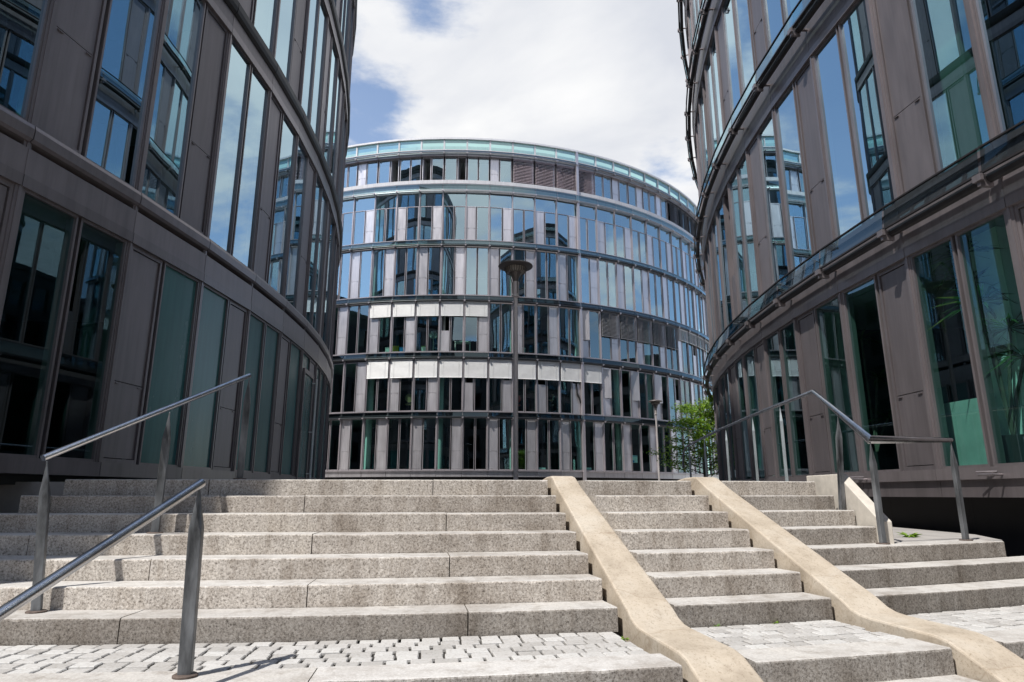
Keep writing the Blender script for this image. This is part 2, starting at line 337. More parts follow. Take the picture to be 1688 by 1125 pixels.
class Facade:
    """posts on a curve; bays between them; storeys of windows, sheet panels, bands; rooms behind"""
    def __init__(s, root, pts, k0, sign, mats, parts, hp=.06, hm=.035):
        s.root = root; s.pts = [Vector(p) for p in pts]; s.k0 = k0; s.sign = sign; s.m = mats; s.vis = parts; s.hp = hp; s.hm = hm
        s.rest = {}
    def bay(s, k, inset=0.0):
        a = s.pts[k - s.k0]; b = s.pts[k - s.k0 + 1]; u = (b - a).normalized(); n = Vector((u.y, -u.x)) * s.sign
        f = Fr(a, u, n)
        if inset: f.o = f.o - n * inset
        return f, (b - a).length
    def ks(s): return range(s.k0, s.k0 + len(s.pts) - 1)
    def offset(s, d):
        out = []
        for i in range(len(s.pts)):
            a = s.pts[max(i - 1, 0)]; b = s.pts[min(i + 1, len(s.pts) - 1)]; u = (b - a).normalized(); n = Vector((u.y, -u.x)) * s.sign
            out.append(s.pts[i] + n * d)
        return out
    def mb(s, key):
        if key not in s.rest: s.rest[key] = MB()
        return s.rest[key]
    def storey(s, lev, z0, z1, kinds, inset=0, glass=None, opens={}, transom=None, solid=None):
        m = s.m; glass = glass or m['glass']
        for k in s.ks():
            fr, l = s.bay(k, inset); kind = kinds(k); indiv = (lev, k) in s.vis
            W = MB(); Pn = MB(); G = MB(); S = MB()
            top = z1
            if transom: top = transom
            for e, a0, a1 in elements(kind, l, s.hp, s.hm):
                if e == 'W':
                    j = m['jamb']
                    W.box(fr, a0, a0 + j, -.11, .015, z0, top); W.box(fr, a1 - j, a1, -.11, .015, z0, top)
                    W.box(fr, a0 + j, a1 - j, -.11, .012, z0, z0 + j * 1.2); W.box(fr, a0 + j, a1 - j, -.11, .012, top - j * 1.2, top)
                    g = G if not (solid and solid(k)) else S
                    v = -m.get('rev', .05); g.quad(fr.p(a0 + j, v, z0 + j * 1.2), fr.p(a1 - j, v, z0 + j * 1.2), fr.p(a1 - j, v, top - j * 1.2), fr.p(a0 + j, v, top - j * 1.2))
                else:
                    zj = z0 + (top - z0) * .36; o = opens.get(k); c = .010; pf = .032
                    Pn.box(fr, a0, a0 + pf, -.10, .006, z0, top); Pn.box(fr, a1 - pf, a1, -.10, .006, z0, top)
                    Pn.box(fr, a0 + pf, a1 - pf, -.10, .004, z0, z0 + .05); Pn.box(fr, a0 + pf, a1 - pf, -.10, .004, top - .05, top)
                    b0, b1 = a0 + pf + c, a1 - pf - c
                    if o == 'full': zj = z0 + .06
                    elif o: zj = z0 + (top - z0) * o if isinstance(o, float) else zj
                    if zj > z0 + .1: Pn.box(fr, b0, b1, -.06, -.012, z0 + .05 + c, zj - c / 2)
                    if o is None:
                        Pn.box(fr, b0, b1, -.06, -.012, zj + c / 2, top - .05 - c)
                    elif o == 'tilt':           # vent leaf swung out at one edge
                        P = [fr.p(b0, -.06, zj), fr.p(b1, .16, zj), fr.p(b1, .20, zj), fr.p(b0, -.02, zj)]
                        Q = [(p[0], p[1], top - .07) for p in P]; Pn.hexa(P + Q)
                    else:                       # vent leaf swung inwards, dark gap
                        P = [fr.p(b0, -.10, zj), fr.p(b0 + .10, -.55, zj), fr.p(b0 + .13, -.54, zj), fr.p(b0 + .03, -.09, zj)]
                        Q = [(p[0], p[1], top - .07) for p in P]; Pn.hexa(P + Q)
                    if not o:   # hinge straps at the joint
                        Pn.box(fr, b0 + .02, b0 + .09, -.012, .004, zj - .03, zj - .018)
                        Pn.box(fr, b1 - .09, b1 - .02, -.012, .004, zj - .03, zj - .018)
            if transom:
                W.box(fr, s.hp, l - s.hp, -.11, .012, z1 - .05, z1)
                G.quad(fr.p(s.hp, -.05, top), fr.p(l - s.hp, -.05, top), fr.p(l - s.hp, -.05, z1 - .05), fr.p(s.hp, -.05, z1 - .05))
            if indiv:
                w = W.build('window', m['frame'], s.root)
                if G.v: G.build('pane', glass, w, recalc=False)
                if S.v: S.build('pane', 'frosted', w, recalc=False)
                if Pn.v: Pn.build('wall_panel', m['panel'], s.root)
            else:
                for key, q in (('window', W), ('wall_panel', Pn), ('pane', G), ('frosted', S)):
                    s.mb((key, glass if key == 'pane' else '')).add(q.v, q.f)
    def finish(s):
        wo = None
        for (key, g), q in s.rest.items():
            if not q.v: continue
            if key == 'window': wo = tag(q.build('window', s.m['frame'], s.root), kind='stuff')
            elif key == 'wall_panel': tag(q.build('wall_panel', s.m['panel'], s.root), kind='stuff')
        for (key, g), q in s.rest.items():
            if q.v and key in ('pane', 'frosted'): tag(q.build('pane', g or 'frosted', wo or s.root, recalc=False), kind='stuff')
    def posts(s, z0, z1, w=.055, d=.05, skip=(), fin=.022):
        for i, p in enumerate(s.pts):
            k = s.k0 + i
            kk = min(max(k, s.k0), s.k0 + len(s.pts) - 2); fr, l = s.bay(kk); fr = Fr(p, fr.u, fr.n)
            q = MB(); q.box(fr, -w, w, -.13, .02, z0, z1); q.box(fr, -fin, fin, .02, d, z0, z1)
            q.build('mullion', s.m['frame'], s.root)
    def band(s, name, z0, z1, b0, b1, mat, gap=.006, inset=0, ext=0.0):
        q = MB()
        for k in s.ks():
            fr, l = s.bay(k, inset); q.box(fr, gap - ext, l - gap + ext, b0, b1, z0, z1)
        return q.build(name, mat, s.root)
    def profile(s, name, prof, mat, gap=.004, ext=0.0):
        q = MB()
        for k in s.ks():
            fr, l = s.bay(k); q.prism(fr, prof, gap - ext, l - gap + ext)
        return q.build(name, mat, s.root)
    def slab(s, name, z0, z1, d0, d1, mat, cap=True):
        q = MB(); A = s.offset(-d0); B = s.offset(-d1)
        for i in range(len(A) - 1):
            P = [(*A[i], z0), (*A[i + 1], z0), (*B[i + 1], z0), (*B[i], z0), (*A[i], z1), (*A[i + 1], z1), (*B[i + 1], z1), (*B[i], z1)]
            q.add(P, [(3, 2, 1, 0), (4, 5, 6, 7), (0, 1, 5, 4), (2, 3, 7, 6)] + ([(3, 0, 4, 7)] if i == 0 else []) + ([(1, 2, 6, 5)] if i == len(A) - 2 else []))
        return q.build(name, mat, s.root)
    def canopy(s, z0, z1, out, mat='glass_strip', tube_r=.045, vis=None, dark='rear_dark', rod=True, lip=.012):
        """glass strip hung in front of a floor edge, with a blind tube below and a bracket on every post"""
        T = MB(); G = MB(); B = []
        for k in s.ks():
            fr, l = s.bay(k)
            G.quad(fr.p(.01, out, z0), fr.p(l - .01, out, z0), fr.p(l - .01, out - .03, z1), fr.p(.01, out - .03, z1))
            T.box(fr, 0, l, out - .02, out + lip, z0 - .02, z0); T.box(fr, 0, l, out - .045, out - .02 + lip * .5, z1, z1 + .015)
            T.tube([fr.p(.0, out - .09, z0 - .06), fr.p(l, out - .09, z0 - .06)], tube_r, 8)
            if rod: T.tube([fr.p(.0, .13, z0 + .05), fr.p(l, .13, z0 + .05)], tube_r * .8, 8)
        c = T.build('canopy', dark, s.root); G.build('pane', mat, c, recalc=False)
        rest = MB()
        for k in s.ks():
            fr, l = s.bay(k); q = MB() if vis and k in vis else rest
            q.box(fr, -.022, .022, .0, out - .05, z0 - .045, z0 - .02); q.box(fr, -.02, .02, out - .12, out + .03, z0 - .15, z0 - .022)
            q.box(fr, -.05, .05, out + .014, out + .05, z0 - .10, z0 - .03)
            if q is not rest: q.build('bracket', s.m['frame'], c)
        if rest.v: tag(rest.build('bracket', s.m['frame'], c), kind='stuff')
    def blind(s, k, ztop, zbot, mat, b=.10, tilt=1.15, inset=0, slat=.075):
        fr, l = s.bay(k, inset); q = MB(); a0, a1 = .07, l - .07; z = ztop - .05; h = slat * .52
        q.box(fr, a0, a1, b - .03, b + .03, ztop - .05, ztop)
        while z > zbot + .04:
            dz = h * math.sin(tilt); db = h * math.cos(tilt); zc = z - dz
            q.hexa([fr.p(a, bb, zc + e) for e0 in (-.003, .003) for a, bb, e in ((a0, b - db, dz + e0), (a1, b - db, dz + e0), (a1, b + db, -dz + e0), (a0, b + db, -dz + e0))])
            z -= slat * .86
        q.box(fr, a0, a1, b - .02, b + .02, zbot - .02, zbot + .02)
        for a in (a0 + .2, a1 - .2): q.box(fr, a - .006, a + .006, b + .022, b + .028, zbot, ztop)
        return q.build('blind', mat, s.root)
    def columns(s, ks, z0, z1, off, r=.2, shift=.15, mat='inner_white', square=None):
        for k in ks:
            fr, l = s.bay(k); q = MB()
            if square: q.box(fr, shift, shift + square, -off - .18, -off, z0, z1)
            else: q.lathe(fr.p(shift, -off, 0), [(r, z0), (r, z1)], 14)
            q.build('column', mat, s.root, smooth=False)
    def partitions(s, ks, z0, z1, d0=.5, d1=5, mat='inner_white', t=.06):
        q = MB()
        for k in ks:
            fr, l = s.bay(k); q.box(fr, .0, t, -d1, -d0, z0, z1)
        return q.build('partition_wall', mat, s.root)

def arc_left(sv): return (-32.25 + 28 * math.cos(sv / 28), 11 + 28 * math.sin(sv / 28))
def arc_right(sv): return (32.6 - 28 * math.cos(sv / 28), 10.3 + 28 * math.sin(sv / 28))
def arc_rear(sv): return (-4 + 22 * math.sin(sv / 22), 59.4 - 22 * math.cos(sv / 22))

# ---- left oval office building ------------------------------------------------
LP = [arc_left(-2.4 + 1.46 * k) for k in range(-5, 9)]
tip = []; p = Vector(LP[0]); h = (Vector(LP[0]) - Vector(LP[1])).normalized()
for i in range(9):
    a = R_(-24 if i < 4 else -2); h = Vector((h.x * math.cos(a) - h.y * math.sin(a), h.x * math.sin(a) + h.y * math.cos(a))); p = p + h * 1.46; tip.append(tuple(p))
LP = tip[::-1] + LP; LK0 = -14
def far_tip(P, turn, n, step):
    p = Vector(P[-1]); h = (p - Vector(P[-2])).normalized(); out = list(P)
    for i in range(n):
        a = R_(turn if i < 4 else turn * .1); h = Vector((h.x * math.cos(a) - h.y * math.sin(a), h.x * math.sin(a) + h.y * math.cos(a))); p = p + h * step; out.append(tuple(p))
    return out
LP = far_tip(LP, 23, 11, 1.46)
left = thing('office_building', 'dark bronze curved office building on the left with teal frosted ground floor panels', 'building', (-4.6, 10, 1.05))
near = dict(frame='bronze_frame', panel='bronze', glass='glass_near', jamb=.024, rev=.018)
LZ = [(1.25, 3.80)] + [(4.45 + 3.97 * i, 7.82 + 3.97 * i) for i in range(5)]
visL = {(n, k) for n in range(5) for k in range(-3, 9)}
F = Facade(left, LP, LK0, 1, near, visL, hp=.045, hm=.020)
LG = {2: 'PW', 0: 'WP', 1: 'WW'}
for n, (a, b) in enumerate(LZ):
    F.storey(n, a, b, lambda k, n=n: LG[(k + n) % 3], glass='glass_low' if n == 0 else None, solid=(lambda k: k >= -1) if n == 0 else None)
    F.band('top_rail', b, b + .12, -.12, .046, 'bronze_frame', .003)
    F.band('spandrel', b + .12, b + .40, -.10, .036, 'bronze', .006)
    zc = b + .40
    if n == 0: F.profile('cornice', [(-.12, zc + .03), (.045, zc + .065), (.075, zc + .09), (.08, zc + .19), (.065, zc + .235), (-.12, zc + .245)], 'bronze_frame')
    else: F.profile('cornice', [(-.12, zc - .08), (.05, zc - .06), (.085, zc - .02), (.10, zc + .05), (.10, zc + .155), (-.12, zc + .175)], 'bronze_dark')  # black underside shade of upper cornices put into a darker metal colour
    F.slab('floor_slab', b + .16, b + .60, .14, 9, 'ceiling')
F.band('sill_rail', 1.10, 1.25, -.12, .05, 'bronze_frame', .003)
F.band('plinth', -.7, 1.10, -.5, -.30, 'plinth', 0, ext=.02)
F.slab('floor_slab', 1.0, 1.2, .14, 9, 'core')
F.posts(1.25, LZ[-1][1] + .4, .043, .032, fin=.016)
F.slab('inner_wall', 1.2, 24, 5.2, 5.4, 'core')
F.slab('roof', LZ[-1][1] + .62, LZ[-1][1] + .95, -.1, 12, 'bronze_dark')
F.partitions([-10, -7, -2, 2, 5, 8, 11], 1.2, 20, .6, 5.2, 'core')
F.columns([-6, -3, 0, 3, 6], 1.2, 20, .75, .2, .3)
F.finish()
# glazed door in the ground floor of the left building
fr, l = F.bay(3)
d = MB(); a0, a1, z0, z1 = .10, 1.02, 1.08, 3.45
d.box(fr, a0, a0 + .07, .02, .07, z0, z1); d.box(fr, a1 - .07, a1, .02, .07, z0, z1); d.box(fr, a0 + .07, a1 - .07, .02, .068, z1 - .09, z1); d.box(fr, a0 + .07, a1 - .07, .02, .068, z0, z0 + .12)
door = d.build('door', 'bronze_frame', left)
q = MB(); q.quad(fr.p(a0 + .07, .045, z0 + .12), fr.p(a1 - .07, .045, z0 + .12), fr.p(a1 - .07, .045, z1 - .09), fr.p(a0 + .07, .045, z1 - .09)); q.build('pane', 'frosted', door)
q = MB(); q.tube([fr.p(a1 - .12, .16, z0 + .05), fr.p(a1 - .12, .16, z1 - .1)], .022, 10)
for zz in (z0 + .25, 2.2, z1 - .2): q.tube([fr.p(a1 - .12, .16, zz), fr.p(a1 - .12, .068, zz)], .012, 8)
q.build('handle', 'white', door, smooth='auto')  # steel pull bar; its bright sky reflection put into the white colour
q = MB(); q.box(fr, a0 + .02, a0 + .06, .07, .082, 2.0, 2.22); q.build('lock_plate', 'steel', door)

# ---- right oval office building -------------------------------------------------
RK0 = -7
RP = far_tip([arc_right(-2.98 + 1.4 * k) for k in range(RK0, 12)], -21, 11, 1.4)
right = thing('office_building', 'bronze curved office building on the right with projecting glass strips at every floor', 'building', (4.9, 10, 1.05))
visR = {(n, k) for n in range(5) for k in range(-3, 9)}
RZ = [(1.18, 3.68)] + [(4.38 + 3.97 * i, 7.50 + 3.97 * i) for i in range(4)]
G = Facade(right, RP, RK0, -1, near, visR, hp=.045, hm=.020)
RG = {2: 'WW', 0: 'PW', 1: 'WP'}
RO = {1: {4: .36}, 2: {5: .36}, 3: {}}
for n, (a, b) in enumerate(RZ):
    G.storey(n, a, b, lambda k, n=n: RG[(k - n) % 3], glass='glass_low' if n == 0 else None, opens=RO.get(n, {}))
    nz = RZ[n + 1][0] if n < 4 else b + .8
    G.band('top_rail', b, b + .10, -.12, .046, 'bronze_frame', .003)
    G.band('spandrel', b + .10, nz - .07, -.10, .036, 'bronze', .006)
    G.band('sill', nz - .07, nz, -.12, .07, 'bronze_frame', .002)
    G.canopy(nz - .34, nz - .08, .27, rod=False, mat='strip_dark' if n == 0 else 'glass_strip', vis=set(range(-3, 9)) if n < 4 else set(), dark='bronze_dark', tube_r=.05)
    G.slab('floor_slab', b + .14, nz - .02, .14, 9, 'ceiling')
G.band('sill_rail', 1.06, 1.18, -.12, .06, 'bronze_frame', .003)
G.band('base_panel', .88, 1.06, -.12, .02, 'bronze', .004)
G.band('plinth', -.7, .88, -.5, -.30, 'plinth', 0, ext=.02)
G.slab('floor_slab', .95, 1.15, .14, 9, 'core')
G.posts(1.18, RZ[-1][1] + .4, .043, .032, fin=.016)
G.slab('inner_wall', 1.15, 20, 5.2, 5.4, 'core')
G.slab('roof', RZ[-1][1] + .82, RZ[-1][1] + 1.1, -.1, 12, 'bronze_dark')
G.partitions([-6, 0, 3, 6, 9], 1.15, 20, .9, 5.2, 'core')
G.columns([-4, 2, 5, 8], 1.15, 20, .7, .2, .3)
G.columns([-1], 1.15, 20, .55, square=.60, shift=.72)
fr, l = G.bay(-1); q = MB(); q.box(fr, 1.06, 1.62, -.42, -.36, 1.20, 1.95); q.build('partition_wall', 'inner_grey', right)
# blind cord wires and bracket feet on the sill
for k, a in ((-1, .55), (0, 1.25), (-2, .6)):
    q = MB(); fr, l = G.bay(k); q.tube([fr.p(a, .06, 1.10), fr.p(a, .17, 1.10), fr.p(a + .16, .17, 1.10), fr.p(a + .16, .06, 1.10)], .012, 6)
    q.tube([fr.p(a + .05, .06, 1.13), fr.p(a + .22, .14, 1.13)], .010, 6); q.build('sill_fitting', 'bronze_frame', right)
G.finish()

NEAR_K = 1.16          # the two near buildings stand this much farther off than first surveyed, seen from the eye
def push_back(root):
    e = Vector((0, 0, EYE)); root.location = e + (root.location - e) * NEAR_K; root.scale = (NEAR_K,) * 3
push_back(left); push_back(right)

# ---- rear round office building -------------------------------------------------
BK0 = -8
BP = [arc_rear(1.14 + 1.46 * k) for k in range(BK0, 23)]
rear = thing('office_building', 'round pale office building across the plaza with white blinds and a glass parapet', 'building', (0, 38, 1.05))
rm = dict(frame='rear_frame', panel='rear_panel', glass='glass_rear', jamb=.030, rev=.03)
visB = {(n, k) for n in range(6) for k in range(-5, 11)}
B = Facade(rear, BP, BK0, 1, rm, visB, hp=.055, hm=.03)
BG = {0: 'WW', 1: 'PW', 2: 'WP'}
BZ = [(2.27, 5.22), (5.62, 8.60), (9.14, 12.20), (12.65, 15.76), (16.20, 19.42)]
BO = {1: {0: .56, 1: .62, 3: .56, 4: .62, 6: 'tilt', 7: 'tilt', 9: 'tilt', 10: .5}, 2: {-1: .42, 5: 'tilt', 12: .5}, 3: {}}
for n, (a, b) in enumerate(BZ):
    nz = BZ[n + 1][0] if n < 4 else 19.95
    B.storey(n, a, b, lambda k, n=n: BG[(k + n) % 3], opens=BO.get(n, {}), glass='glass_top' if n > 2 else None, transom=18.46 if n == 4 else None)
    B.band('spandrel', b, nz - .06, -.10, -.012, 'rear_dark' if n < 2 else 'rear_frame', .004)
    B.band('sill', nz - .06, nz, -.12, .09, 'rear_frame', .002)
    if n < 4: B.canopy(nz - .34, nz - .10, .22, mat='strip_dark' if n < 3 else 'glass_strip', vis=set(range(-5, 11)) if n < 4 else set(), tube_r=.05)
    else: B.canopy(19.48, 19.86, .24, vis=set(), tube_r=.03, dark='rear_frame')
    B.slab('floor_slab', b + .05, nz - .02, .14, 9, 'ceiling')
B.band('sill', 2.19, 2.27, -.12, .09, 'rear_frame', .002)
B.band('base_panel', 1.88, 2.19, -.12, .0, 'rear_panel', .010)
B.band('plinth', .6, 1.88, -.5, -.25, 'plinth', 0, ext=.03)
B.slab('floor_slab', 2.0, 2.2, .14, 9, 'core')
B.posts(2.27, 19.46, .045, .06, fin=.02)
B.band('fascia', 19.95, 20.19, -.7, .12, 'rear_white', 0, ext=.012)
B.storey(5, 20.2, 21.92, lambda k: BG[k % 3], inset=.16, glass='glass_top', opens={-4: 'full', -2: 'full', -1: 'full'})
q = MB()
B.band('soffit', 21.92, 22.06, -.9, .03, 'rear_frame', 0, ext=.012)
B.canopy(22.10, 22.22, .20, vis=set(), tube_r=.025, dark='rear_frame', rod=False)
B.band('parapet_rail', 22.22, 22.29, -.12, .16, 'rear_white', 0, ext=.008)
B.band('coping', 23.0, 23.12, -.3, .20, 'rear_white', 0, ext=.012)
for k in B.ks():
    fr, l = B.bay(k); q = MB(); q.box(fr, -.05, .05, -.02, .13, 22.29, 23.0); o = q.build('parapet_post', 'rear_white', rear)
    g = MB(); g.quad(fr.p(.05, .09, 22.29), fr.p(l - .05, .09, 22.29), fr.p(l - .05, .09, 23.0), fr.p(.05, .09, 23.0)); g.build('parapet_pane', 'glass_rear', rear, recalc=False)
B.band('parapet_back', 22.06, 22.95, -.75, -.6, 'rear_white', 0, ext=.01)
B.slab('roof', 22.3, 22.42, .5, 12, 'rear_white')
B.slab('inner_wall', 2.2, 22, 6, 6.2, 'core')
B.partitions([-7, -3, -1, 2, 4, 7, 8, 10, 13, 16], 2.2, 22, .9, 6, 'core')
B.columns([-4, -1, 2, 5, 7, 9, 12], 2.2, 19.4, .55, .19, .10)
fr, l = B.bay(5)
q = MB(); q.box(fr, -.085, .085, .05, .19, 1.0, 23.05); q.build('joint_post', 'rear_frame', rear)
for k in range(-4, 1): B.blind(k, 12.22, 11.32, 'blind_white')
for k in range(-4, 6): B.blind(k, 8.82, 7.58, 'blind_white')
for k in range(6, 11): B.blind(k, 12.22, 10.62, 'blind_grey', tilt=.75, slat=.10)
for k in range(11, 15): B.blind(k, 12.22, 11.4, 'blind_white', tilt=.8)
for k in range(2, 6): B.blind(k, 21.9, 20.24, 'blind_pink', inset=.12, tilt=.8, slat=.12)
for k in range(11, 17): B.blind(k, 21.9, 20.24, 'blind_dark', inset=.12)
B.finish()

# ---- office block on the far side of the street, seen only mirrored in the glass ----
BH = [(30 - 2.9 * i, -34 - .002 * (i - 10) ** 2) for i in range(21)]
back = thing('office_building', 'plain dark office block across the street, seen only as a reflection in the windows', 'building', (0, -35, -.75))
Hh = Facade(back, BH, 0, 1, dict(frame='bronze_dark', panel='bronze_dark', glass='glass_dull', jamb=.06), set(), hp=.12)
for n in range(7):
    a = .4 + 3.7 * n; Hh.storey(n, a, a + 2.7, lambda k: 'WP')
    Hh.band('spandrel', a + 2.7, a + 3.7, -.1, .03, 'bronze_dark', 0)
    Hh.slab('floor_slab', a + 2.75, a + 3.6, .2, 9, 'ceiling')
Hh.band('plinth', -.75, .4, -.2, .03, 'plinth', 0); Hh.slab('inner_wall', -.7, 26, 5, 5.3, 'core'); Hh.slab('roof', 26.3, 26.8, -.1, 12, 'bronze_dark')
Hh.finish()
SH = [(52 + .002 * (i - 9) ** 2, -6 + 2.9 * i) for i in range(19)]  # unseen block added to darken what the round facade mirrors
side = thing('office_building', 'plain dark office block added beyond the right building, seen only mirrored in the round facade', 'building', (52, 20, 0))
Hs = Facade(side, SH, 0, -1, dict(frame='bronze_dark', panel='bronze_dark', glass='glass_dull', jamb=.06), set(), hp=.12)
for n in range(5):
    a = 1.4 + 3.4 * n; Hs.storey(n, a, a + 2.4, lambda k: 'WP'); Hs.band('spandrel', a + 2.4, a + 3.4, -.1, .03, 'bronze_dark', 0); Hs.slab('floor_slab', a + 2.45, a + 3.3, .2, 9, 'ceiling')
Hs.band('plinth', .4, 1.4, -.2, .03, 'plinth', 0); Hs.slab('inner_wall', .5, 18, 5, 5.3, 'core'); Hs.slab('roof', 18.4, 18.9, -.1, 12, 'bronze_dark')
Hs.finish()
WH = [(-14 - 2.75 * i, 64) for i in range(8)] + [(-36, 64 - 2.9 * i) for i in range(34)]  # unseen block added so nearby glass mirrors something dark instead of sky
west = thing('office_building', 'plain dark office block added west of the left building, seen only mirrored in ground floor glass', 'building', (-36, 0, 0))
Hw = Facade(west, WH, 0, -1, dict(frame='bronze_dark', panel='bronze_dark', glass='glass_dull', jamb=.06), set(), hp=.12)
for n in range(6):
    a = 1.0 + 3.5 * n; Hw.storey(n, a, a + 2.5, lambda k: 'WP'); Hw.band('spandrel', a + 2.5, a + 3.5, -.1, .03, 'bronze_dark', 0); Hw.slab('floor_slab', a + 2.55, a + 3.4, .2, 9, 'ceiling')
Hw.band('plinth', -.75, 1.0, -.2, .03, 'plinth', 0); Hw.slab('inner_wall', -.7, 22, 5, 5.3, 'core'); Hw.slab('roof', 22.1, 22.6, -.1, 12, 'bronze_dark')
Hw.finish()

# ------------------------------------------------------------------ ground
def structure(o): return tag(o, kind='structure')
CX_, CY_ = -3.6, 25.85
def pol(Rr, deg, z): a = R_(deg); return (CX_ + Rr * math.sin(a), CY_ - Rr * math.cos(a), z)
ST_R = [21.5 - .31 * i for i in range(7)]            # front edges of the seven steps
q = MB(); q.quad((-400, -400, -.75), (400, -400, -.75), (400, 900, -.75), (-400, 900, -.75)); structure(q.build('ground', 'paving'))
top = [pol(19.36, a, 1.046)[:2] for a in [-2.0 + i for i in range(23)]]
outline = [(-4.17, 6.52)] + top + [(3.56, 7.9), (3.95, 8.2), (4.6, 20), (60, 20), (60, 120), (-60, 120), (-60, 7.4), (-4.17, 7.4)]
q = MB(); n = len(outline); q.add([(x, y, -.8) for x, y in outline] + [(x, y, 1.046) for x, y in outline],
    [tuple(range(n, 2 * n))] + [(i, (i + 1) % n, n + (i + 1) % n, n + i) for i in range(n)])
structure(q.build('plaza_paving', 'paving'))
# side platform beside the right flight
q = MB(); P = [pol(20.6, a, 0)[:2] for a in (20.2, 21, 22, 23, 24.3)] + [(5.12, 7.05), (5.5, 8.0), (5.9, 19.9), (3.3, 19.9)]
n = len(P); q.add([(x, y, -.8) for x, y in P] + [(x, y, .446) for x, y in P], [tuple(range(n, 2 * n))] + [(i, (i + 1) % n, n + (i + 1) % n, n + i) for i in range(n)])
structure(q.build('side_platform', 'paving'))

# setts on the landing
def setts():
    q = MB(); base = MB()
    segs = [(-9, 11.5), (12.85, 16.15), (17.45, 27)]
    for s0, s1 in segs:
        a = s0
        while a < s1 - .01:
            b = min(a + 1, s1); base.add([pol(21.56, a, -.017), pol(21.56, b, -.017), pol(22.25, b, -.017), pol(22.25, a, -.017)], [(0, 1, 2, 3)]); a = b
        rows = 6; r0 = 21.515; dr = (22.19 - r0) / rows
        for r in range(rows):
            a = s0 + (0 if r % 2 else -.22) + random.uniform(-.05, .05)
            while a < s1:
                w = random.uniform(.33, .39); g = .034 + random.random() * .014
                A0, A1 = max(a + g / 2, s0 + .02), min(a + w - g / 2, s1 - .02); a += w
                if A1 - A0 < .1: continue
                ra, rb = r0 + r * dr + .007, r0 + (r + 1) * dr - .007 + random.uniform(-.003, .003)
                z = random.uniform(-.003, .002); j = lambda: random.uniform(-.007, .007); e = .014; er = .005
                c = [(ra, A0 + j()), (ra, A1 + j()), (rb, A1 + j()), (rb, A0 + j())]
                c = [(rr + random.uniform(-.002, .002), aa) for rr, aa in c]
                ins = [(c[0][0] + er, c[0][1] + e), (c[1][0] + er, c[1][1] - e), (c[2][0] - er, c[2][1] - e), (c[3][0] - er, c[3][1] + e)]
                V = [pol(rr, aa, -.03) for rr, aa in c] + [pol(rr, aa, z - .005) for rr, aa in c] + [pol(rr, aa, z + random.uniform(-.002, .002)) for rr, aa in ins]
                q.add(V, [(0, 1, 5, 4), (1, 2, 6, 5), (2, 3, 7, 6), (3, 0, 4, 7), (4, 5, 9, 8), (5, 6, 10, 9), (6, 7, 11, 10), (7, 4, 8, 11), (8, 9, 10, 11)])
    structure(base.build('landing_bed', 'joint')); structure(q.build('cobble_paving', 'setts'))
setts()

# ------------------------------------------------------------------ stairs
def step_mesh(Rf, z1, a0, a1, joints, depth=.36, rise=.15, wob=True):
    q = MB(); cuts = [a0] + sorted(j for j in joints if a0 + .2 < j < a1 - .2) + [a1]
    for i in range(len(cuts) - 1):
        g0 = .011 if i else 0; g1 = .011 if i < len(cuts) - 2 else 0
        b0, b1 = cuts[i] + g0, cuts[i + 1] - g1
        dR = random.uniform(-.004, .004); dz = random.uniform(-.003, .002) if wob else 0
        n = max(2, int((b1 - b0) / .12)); c0 = .010; k = len(q.v); m = 7
        for j in range(n + 1):
            a = b0 + (b1 - b0) * j / n; R1 = Rf + dR + random.uniform(-.0012, .0012)
            zt = z1 + dz + random.uniform(-.0006, .0006); c = c0 + (random.uniform(.004, .013) if random.random() < .07 else random.uniform(0, .003))
            for rr, zz in ((R1, z1 - rise - .01), (R1, zt - c), (R1 - c * .35, zt - c * .35), (R1 - c, zt), (R1 - depth * .5, zt), (R1 - depth, zt), (R1 - depth, z1 - rise - .01)):
                q.v.append(pol(rr, a, zz))
        for j in range(n):
            for t in range(m):
                q.f.append((k + j * m + t, k + j * m + (t + 1) % m, k + (j + 1) * m + (t + 1) % m, k + (j + 1) * m + t))
        q.f.append(tuple(k + t for t in range(m))); q.f.append(tuple(k + n * m + t for t in range(m)))
    return q
JO = {0: [-3.0, 3.0, 8.85], 1: [-6, 0, 5.9], 2: [-3.4, 2.6, 8.6], 3: [-.5, 5.6], 4: [1.4, 8.6], 5: [-1.4, 5.0], 6: [2.2, 8.3]}
LEFT_END = [-8, -7, -6, -4.2, -2.9, -2.2, -1.75]
RIGHT_END = [26.5, 25.6, 24.2, 20.35, 20.6, 20.8, 21.0]
fl = [('wide flight of granite steps running from the left rails to the near ramp', (-8, 11.62), 0),
      ('narrow flight of granite steps between the two pale stone ramps', (12.76, 16.24), 1),
      ('flight of granite steps right of the far ramp ending at the pale cheek wall', (17.36, 26), 2)]
